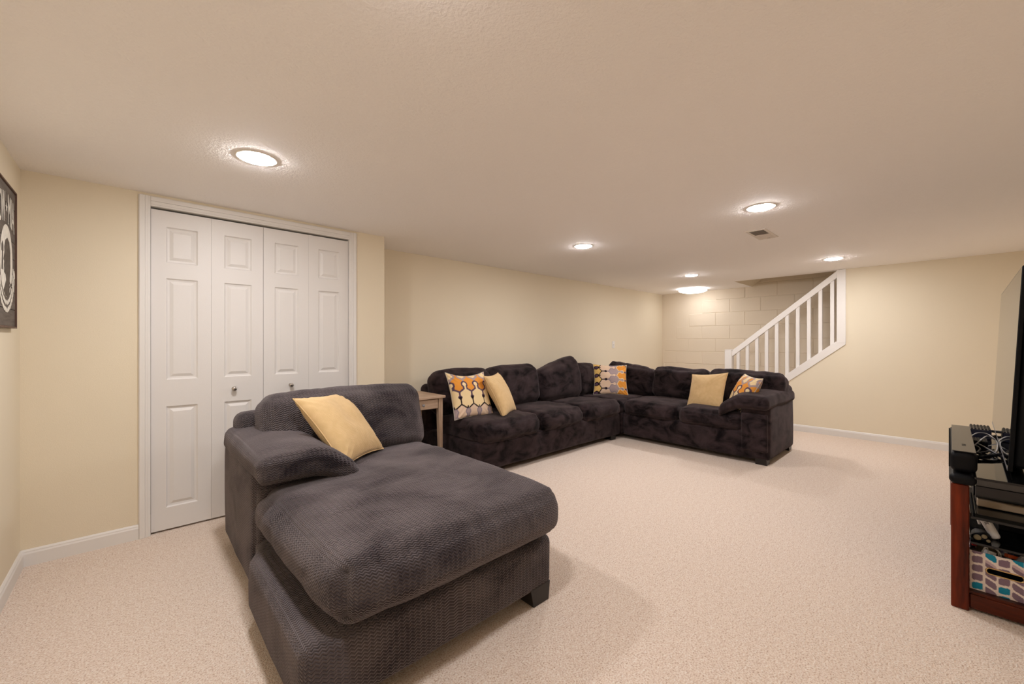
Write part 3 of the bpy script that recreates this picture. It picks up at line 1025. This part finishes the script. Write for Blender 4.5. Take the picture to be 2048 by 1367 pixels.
# bowed head and shoulders in profile, cut dark out of the white disc; the emblem is seen mirrored by nobody: +y is to the right in view
head = [(0.052, -0.150), (0.060, -0.075), (0.072, -0.02), (0.070, 0.045), (0.050, 0.092), (0.012, 0.108), (-0.026, 0.092), (-0.046, 0.060), (-0.044, 0.030),
        (-0.062, 0.000), (-0.048, -0.008), (-0.052, -0.026), (-0.046, -0.040), (-0.048, -0.058), (-0.020, -0.066), (-0.010, -0.090), (-0.040, -0.120), (-0.060, -0.140), (-0.02, -0.163), (0.02, -0.164)]
flat('silhouette', [(cy_ + a, cz_ + b) for a, b in head], 'plank_ink', IX + 0.0009)
flat('watchtower', [(cy_ + a, cz_ + b) for a, b in [(-0.098, -0.05), (-0.090, 0.03), (-0.100, 0.035), (-0.098, 0.062), (-0.083, 0.078), (-0.068, 0.062), (-0.066, 0.035), (-0.076, 0.03), (-0.072, -0.05), (-0.080, -0.05), (-0.083, 0.02), (-0.089, -0.05)]], 'plank_ink', IX + 0.0009)
for (a, b, c, d) in ((0.058, -0.118, 0.108, -0.092), (0.058, -0.094, 0.108, -0.116)):
    q = Vector((c - a, d - b)).normalized()
    nx, ny = -q.y * 0.0025, q.x * 0.0025
    flat('wire', [(cy_ + a + nx, cz_ + b + ny), (cy_ + c + nx, cz_ + d + ny), (cy_ + c - nx, cz_ + d - ny), (cy_ + a - nx, cz_ + b - ny)], 'plank_ink', IX + 0.0009)
# wreath: two rows of leaves under the disc
for (rr, cnt, lw) in ((0.192, 17, 0.013), (0.226, 19, 0.015)):
    for i in range(cnt):
        an = 192 + i * (348 - 192) / (cnt - 1)
        py, pz = cy_ + 0.74 * rr * math.cos(R(an)), cz_ + rr * math.sin(R(an))
        tg = R(an + (62 if i < cnt / 2 else 118))
        pts = []
        for m_ in range(10):
            th = 2 * math.pi * m_ / 10
            lx, ly = 0.021 * math.cos(th), lw * 0.62 * math.sin(th)
            pts.append((py + lx * math.cos(tg) - ly * math.sin(tg), pz + lx * math.sin(tg) + ly * math.cos(tg)))
        flat('leaf', pts, 'white_ink', IX + (0.0 if i % 2 else 0.0005))
def lettering(txt, y0, y1, z0, z1, name='lettering'):
    cu = bpy.data.curves.new(name, 'FONT')
    cu.body = txt
    cu.size = 1.0
    cu.extrude = 0.0
    tmp = bpy.data.objects.new('tmp_text', cu)
    COL.objects.link(tmp)
    dg = bpy.context.evaluated_depsgraph_get()
    me = bpy.data.meshes.new_from_object(tmp.evaluated_get(dg))
    bpy.data.objects.remove(tmp)
    xs_ = [p.co.x for p in me.vertices]
    ys_ = [p.co.y for p in me.vertices]
    ax, bx, ay, by = min(xs_), max(xs_), min(ys_), max(ys_)
    for p in me.vertices:
        yy = y0 + (p.co.x - ax) / (bx - ax) * (y1 - y0)
        arch = 0.030 * (1 - ((yy - cy_) / 0.17) ** 2)
        p.co = Vector((IX + 0.0002, yy, z0 + (p.co.y - ay) / (by - ay) * (z1 - z0) + arch - 0.02))
    bm = bmesh.new(); bm.from_mesh(me)
    bmesh.ops.solidify(bm, geom=list(bm.faces), thickness=-0.0008)
    bm.to_mesh(me); bm.free()
    o = obj(name, me, 'white_ink', pic)
    return o
lettering('POW', 2.785, 2.925, 1.745, 1.885)
lettering('MIA', 2.985, 3.115, 1.745, 1.885)
star = []
for i in range(10):
    r_ = 0.024 if i % 2 == 0 else 0.010
    an = R(90 + 36 * i)
    star.append((cy_ + r_ * math.cos(an) * 0.8, 1.825 + r_ * math.sin(an)))
flat('star', star, 'white_ink', IX)

# ------------------------------------------------------------------ television stand
ts = thing('tv_stand', 'dark cherry wood television stand with black glass shelves', 'tv stand', (0, 0, 0))
TX0, TX1, TY0, TY1, TZ = 2.735, 4.02, -0.56, -0.006, 0.612
for (a, b) in ((TX0, TY1 - 0.056), (TX1 - 0.09, TY1 - 0.056), (TX0, TY0), (TX1 - 0.09, TY0)):
    box('post', (a, a + 0.09, b, b + 0.056, 0.0, TZ - (0.048 if b > -0.3 else 0.0125)), 'cherry', ts, 0.004)
for a in (TX0 + 0.012, TX1 - 0.062):
    box('end_rail', (a, a + 0.05, TY0 + 0.056, TY1 - 0.056, 0.012, 0.075), 'cherry_y', ts, 0.004)
box('front_rail', (TX0 + 0.09, TX1 - 0.09, TY1 - 0.05, TY1 - 0.012, 0.012, 0.075), 'cherry_y', ts, 0.004)
box('back_rail', (TX0 + 0.09, TX1 - 0.09, TY0 + 0.012, TY0 + 0.05, 0.012, 0.075), 'cherry_y', ts, 0.004)
soft_box('top_front_edge', (TX1 - TX0 + 0.05, 0.085, 0.046), 0.021, 'black', ts, loc=((TX0 + TX1) / 2, TY1 - 0.036, TZ - 0.024), mid=20)
box('glass_top', (TX0 - 0.02, TX1 + 0.02, TY0, TY1 - 0.07, TZ - 0.012, TZ - 0.002), 'glass_black', ts, 0.001)
box('glass_shelf', (TX0 + 0.02, TX1 - 0.02, TY0 + 0.03, TY1 - 0.06, 0.412, 0.424), 'glass_black', ts, 0.001)
box('glass_shelf', (TX0 + 0.02, TX1 - 0.02, TY0 + 0.03, TY1 - 0.06, 0.300, 0.310), 'glass_black', ts, 0.001)
box('bottom_shelf', (TX0 + 0.02, TX1 - 0.02, TY0 + 0.03, TY1 - 0.055, 0.0755, 0.0875), 'cherry_y', ts, 0.001)

sb = thing('soundbar', 'long black soundbar lying on the front edge of the television stand', 'soundbar', (0, 0, 0))
soft_box('housing', (0.86, 0.084, 0.096), 0.026, 'black', sb, loc=(3.165, -0.045, TZ + 0.0495), mid=24)
box('top_panel', (2.745, 3.585, -0.083, -0.010, TZ + 0.0965, TZ + 0.0995), 'soundbar', sb, 0.001)
box('front_grille', (2.765, 3.565, -0.0035, 0.001, TZ + 0.018, TZ + 0.082), 'grille', sb, 0.001)
for k in range(2):
    box('button', (2.90 + k * 0.03, 2.91 + k * 0.03, -0.055, -0.042, TZ + 0.0996, TZ + 0.1005), 'black', sb)

# television: near end at x=2.86, turned a touch and leaning back
tv = thing('television', 'large flat television seen almost edge-on', 'television', (0, 0, 0))
TV_W, TV_H = 1.62, 0.915
tvm = Matrix.Translation((3.665, -0.215, 1.085)) @ Matrix.Rotation(R(-1.1), 4, 'Z') @ Matrix.Rotation(R(2.6), 4, 'X')
tv.matrix_world = tvm
box('bezel', (-TV_W / 2, TV_W / 2, -0.014, 0.0, -TV_H / 2, TV_H / 2), 'tv_bezel', tv, 0.002)
box('screen', (-TV_W / 2 + 0.006, TV_W / 2 - 0.006, 0.0002, 0.0010, -TV_H / 2 + 0.014, TV_H / 2 - 0.006), 'screen', tv)
box('chin_strip', (-TV_W / 2 + 0.006, TV_W / 2 - 0.006, 0.0002, 0.0016, -TV_H / 2 + 0.001, -TV_H / 2 + 0.013), 'grey', tv)
soft_box('back_housing', (TV_W - 0.03, 0.05, TV_H - 0.03), 0.02, 'tv_bezel', tv, (0, 0.012, 0), 12, loc=(0, -0.038, 0))
for s in (-1, 1):
    fx = s * 0.375
    sp = obj('foot', boxes('foot', [(fx - 0.02, fx + 0.02, -0.028, -0.006, -TV_H / 2 - 0.008, -TV_H / 2 + 0.02)]), 'black', tv)
    inv = tvm.inverted()
    top = tvm @ Vector((fx, -0.016, -TV_H / 2 - 0.002))
    for (dx, dy) in ((s * 0.17 - (0.05 if s > 0 else 0), 0.108), (0.0, -0.14)):
        tip = Vector((top.x + dx, top.y + dy, TZ + 0.008))
        mid_ = top.lerp(tip, 0.25) + Vector((0, 0, 0.004))
        tube('foot_leg', [inv @ top, inv @ mid_, inv @ tip], 0.0085, 'black', sp, 8, 5)

# things lying on the glass top
def rib_box(name, label, x0, x1, y0, y1, z0, z1, mat='blueblack'):
    t = thing(name, label, 'router', ((x0 + x1) / 2, (y0 + y1) / 2, z0))
    hx, hy, hz = (x1 - x0) / 2, (y1 - y0) / 2, z1 - z0
    box('case', (-hx, hx, -hy, hy, 0, hz), mat, t, 0.004, 2)
    for k in range(6):
        yy = -hy + (k + 0.5) * 2 * hy / 6
        box('rib', (-hx + 0.006, hx - 0.006, yy - 0.004, yy + 0.004, hz, hz + 0.004), 'black', t)
    return t
rib_box('network_router', 'black ribbed network box among the cables behind the soundbar', 3.80, 4.00, -0.176, -0.090, TZ, TZ + 0.056)
t = rib_box('power_supply', 'low black power adapter under tangled cables', 3.52, 3.66, -0.150, -0.092, TZ, TZ + 0.026, 'black')
t['category'] = 'adapter'
def cable(label, pts, r, mat):
    return tag(tube('cable', pts, r, mat, None, 6, 8), label, 'cable', 'cables on the television stand')
zt = TZ + 0.004
cable('white cable looping over the black adapter', [(3.40, -0.09, zt + .01), (3.46, -0.13, zt + .055), (3.58, -0.155, zt + .05), (3.62, -0.185, zt + .02), (3.50, -0.182, zt), (3.35, -0.165, zt), (3.22, -0.14, zt)], 0.0032, 'cable_white')
cable('white cable lying in front of the network box', [(3.64, -0.092, zt + .034), (3.74, -0.12, zt + .04), (3.80, -0.16, zt + .03), (3.74, -0.19, zt + .005), (3.62, -0.19, zt)], 0.003, 'cable_white')
cable('thick black cable bundle lying behind the soundbar', [(3.60, -0.09, zt + .006), (3.44, -0.125, zt + .012), (3.30, -0.16, zt + .01), (3.22, -0.19, zt + .004)], 0.007, 'cable_black')
cable('thin black cable snaking along the glass top', [(3.28, -0.092, zt), (3.24, -0.13, zt), (3.30, -0.155, zt + .004), (3.18, -0.165, zt), (3.12, -0.135, zt), (3.16, -0.095, zt)], 0.004, 'cable_black')
cable('black cable looped near the television foot', [(3.50, -0.10, zt + .004), (3.36, -0.115, zt + .01), (3.26, -0.10, zt + .004), (3.30, -0.14, zt + .012), (3.42, -0.165, zt + .006)], 0.0045, 'cable_black')

# devices on the upper shelf
rc = thing('media_receiver', 'flat black media player on the upper glass shelf', 'receiver', (0, 0, 0))
box('case', (2.95, 3.38, -0.50, -0.085, 0.462, 0.520), 'blackgloss', rc, 0.003)
box('faceplate', (2.97, 3.36, -0.085, -0.080, 0.466, 0.516), 'black', rc, 0.001)
for k in range(4):
    lathe('foot', [(0.012, 0.4605), (0.013, 0.462)], 12, 'black', rc, (2.99 + (k % 2) * 0.35, -0.46 + (k // 2) * 0.33, 0))
cb = thing('cable_box', 'tan flat set-top box beneath the black media player', 'set-top box', (0, 0, 0))
box('case', (2.93, 3.36, -0.49, -0.090, 0.428, 0.4602), 'tan', cb, 0.004)
box('base', (2.95, 3.34, -0.47, -0.11, 0.4242, 0.428), 'black', cb)
box('front_panel', (2.97, 3.32, -0.090, -0.087, 0.434, 0.456), 'black', cb)

# white game controller standing on the middle shelf, with its dock
gc = thing('game_controller', 'white game controller standing tilted on the middle shelf', 'controller', (2.86, -0.135, 0.312))
gm = Matrix.Translation((2.86, -0.128, 0.356)) @ Matrix.Rotation(R(-90), 4, 'Z') @ Matrix.Rotation(R(-24), 4, 'Y')
gc.matrix_world = gm
soft_box('handle', (0.030, 0.026, 0.092), 0.011, 'white_plastic', gc, (0, 0.003, 0), 12, lambda c: (c.x * (1.15 + 1.6 * c.z), c.y, c.z))
box('button', (-0.008, 0.008, -0.0155, -0.012, 0.018, 0.034), 'grey', gc, 0.002)
box('button', (-0.005, 0.005, -0.0155, -0.012, -0.004, 0.006), 'grey', gc, 0.001)
tube('cord', [(0.0, 0, 0.044), (-0.008, 0.0, 0.053), (-0.020, 0.004, 0.047), (-0.026, 0.004, 0.02)], 0.0045, 'white_plastic', gc, 8, 6)
gd = thing('game_console', 'black game console in the dark of the middle shelf', 'console', (0, 0, 0))
box('case', (3.02, 3.34, -0.48, -0.16, 0.3105, 0.373), 'black', gd, 0.006, 2)
box('disc_slot', (3.016, 3.021, -0.42, -0.24, 0.346, 0.351), 'blackgloss', gd)
cr = thing('headset', 'small black headset with olive ear pads on the middle shelf', 'headset', (2.80, -0.085, 0.310))
soft_box('pouch', (0.10, 0.050, 0.026), 0.011, 'black', cr, (0.004, 0.004, 0.006), 10, None, 0.006, 20, 4, (0.03, -0.012, 0.015))
for (a, b, s_) in ((0.0, -0.002, 0.011), (0.010, -0.022, 0.008), (-0.006, -0.034, 0.006)):
    lathe('ear_pad', [(s_ * .4, -0.004), (s_, -0.004), (s_ * 1.15, 0.0), (s_, 0.004), (s_ * .4, 0.004)], 16, 'olive', cr, (-0.024, b, 0.018 + a), 'x')

# fabric storage basket on the bottom shelf
bk_ = thing('storage_basket', 'fabric basket printed with teal and mauve petals', 'basket', (0, 0, 0))
BX0, BX1, BY0, BY1, BZ0, BZ1 = 2.785, 3.08, -0.44, -0.064, 0.0885, 0.262
BC = {k: hex_to_lin(h) for k, h in dict(white='dccdc2', teal='1f7d97', mauve='7b6672', brown='6a5150', pale='b9a0a2', navy='1c3f5e').items()}
def petal(y, z):
    """columns of rounded parallelograms slanting alternately"""
    w = 0.0385
    s = (BY1 - 0.004 - y) / w
    c = math.floor(s)
    fx = s - c
    slant = 0.0 if c % 2 == 0 else (0.55 if c % 4 == 1 else 0.55)
    if c % 2 == 0:
        slant = -0.12
    zz = (z - BZ0) / 0.0395 + slant * (fx - 0.5) * 1.0 + (0.37 * c)
    r_ = math.floor(zz)
    fz = zz - r_
    dx, dz = abs(fx - 0.5) / 0.42, abs(fz - 0.5) / 0.38
    if dx ** 5 + dz ** 5 > 1:
        return BC['white']
    h = (r_ * 7 + c * 13) % 11
    if h in (0, 4, 8):
        return BC['teal']
    if h in (1, 6):
        return BC['mauve'] if fz < 0.55 else BC['pale']
    if h in (2, 9):
        return BC['brown'] if c == 0 else BC['mauve']
    if h == 5:
        return BC['pale'] if fz > 0.62 else BC['mauve']
    return BC['mauve']
def printed_panel(name, u0, u1, z0, z1, place, nu, nz2, hole=None, bulge=0.0):
    vs, fs, cols = [], [], []
    for i in range(nu + 1):
        for j in range(nz2 + 1):
            u = u0 + (u1 - u0) * i / nu
            z = z0 + (z1 - z0) * j / nz2
            a, b_ = 2 * i / nu - 1, 2 * j / nz2 - 1
            vs.append(place(u, z, bulge * (1 - a * a) * (1 - b_ * b_)))
            cols.append(petal(u, z))
    for i in range(nu):
        for j in range(nz2):
            uc = u0 + (u1 - u0) * (i + .5) / nu
            zc = z0 + (z1 - z0) * (j + .5) / nz2
            if hole and hole(uc, zc):
                continue
            k = i * (nz2 + 1) + j
            fs.append((k, k + nz2 + 1, k + nz2 + 2, k + 1))
    me = bpy.data.meshes.new(name)
    me.from_pydata(vs, [], fs)
    at = me.color_attributes.new('print', 'FLOAT_COLOR', 'POINT')
    for i, c in enumerate(cols):
        at.data[i].color = (*c, 1)
    o = obj(name, me, 'basket', bk_)
    md = o.modifiers.new('thickness', 'SOLIDIFY')
    md.thickness = 0.004
    md.offset = 0
    return o
hy, hz_, hl, hr = -0.166, 0.190, 0.040, 0.0125
def in_slot(y, z):
    d = max(0, abs(y - hy) - hl)
    return math.hypot(d, z - hz_) < hr
printed_panel('end_panel', BY0, BY1, BZ0, BZ1, lambda u, z, b: (BX0 - b, u, z), 150, 76, in_slot, 0.006)
printed_panel('end_panel', BY0, BY1, BZ0, BZ1, lambda u, z, b: (BX1 + b, u, z), 40, 30)
printed_panel('side_panel', BX0, BX1, BZ0, BZ1, lambda u, z, b: (u, BY1 + b, z), 90, 60)
printed_panel('side_panel', BX0, BX1, BZ0, BZ1, lambda u, z, b: (u, BY0 - b, z), 40, 30)
box('bottom_panel', (BX0, BX1, BY0, BY1, BZ0 - 0.001, BZ0 + 0.003), 'black', bk_)
rimp = []
for i in range(24):
    an = 2 * math.pi * i / 24
    cxx = hl if math.cos(an) > 0 else -hl
    rimp.append((BX0 - 0.0065, hy + cxx + (hr + 0.001) * math.cos(an), hz_ + (hr + 0.001) * math.sin(an)))
g = tube('handle_grommet', rimp, 0.0030, 'gold', bk_, 8, 2, True)
g['label'] = 'oval brass handle grommet'

# odds and ends in the basket
def stuff_box(name, label, cat, c, size, rot, mat, bev=0.003):
    me = boxes(name, [(-size[0] / 2, size[0] / 2, -size[1] / 2, size[1] / 2, -size[2] / 2, size[2] / 2)], bev, 2)
    o = obj(name, me, mat)
    o.location = c
    o.rotation_euler = rot
    return tag(o, label, cat, 'odds and ends in the printed basket')
stuff_box('plug_adapter', 'small white plug adapter under the coiled cord', 'adapter', (2.83, -0.125, 0.252), (0.034, 0.026, 0.022), (R(15), R(10), R(25)), 'white_plastic')
stuff_box('game_case', 'slate blue flat case at the right of the basket', 'case', (2.90, -0.235, 0.262), (0.13, 0.11, 0.014), (R(-8), R(-12), R(10)), 'blue')
stuff_box('card_box', 'tilted grey card box standing in the basket', 'box', (2.818, -0.218, 0.238), (0.016, 0.052, 0.075), (R(32), R(-10), R(0)), 'grey')
stuff_box('toy_block', 'bright orange plastic piece in the basket', 'toy', (2.85, -0.192, 0.253), (0.03, 0.04, 0.016), (R(10), R(14), R(20)), 'orange')
stuff_box('folded_card', 'olive folded card behind the cord', 'card', (2.93, -0.125, 0.248), (0.02, 0.075, 0.050), (R(4), R(-14), R(0)), 'olive')
stuff_box('remote_control', 'dark grey remote lying across the basket', 'remote', (2.935, -0.195, 0.256), (0.035, 0.09, 0.016), (R(6), R(-8), R(12)), 'black')
stuff_box('cap', 'small red plastic cap at the left of the basket', 'cap', (2.90, -0.080, 0.256), (0.018, 0.014, 0.016), (0, 0, R(20)), 'red')
cord = [(2.815, -0.095, 0.225), (2.815, -0.105, 0.262), (2.825, -0.118, 0.282), (2.835, -0.142, 0.276), (2.832, -0.158, 0.256), (2.826, -0.150, 0.242), (2.828, -0.130, 0.246),
        (2.838, -0.118, 0.272), (2.845, -0.132, 0.282), (2.842, -0.150, 0.268), (2.836, -0.152, 0.248)]
tag(tube('charging_cord', cord, 0.0032, 'cable_white', None, 6, 8), 'white charging cord coiled on top of the basket', 'cord', 'odds and ends in the printed basket')
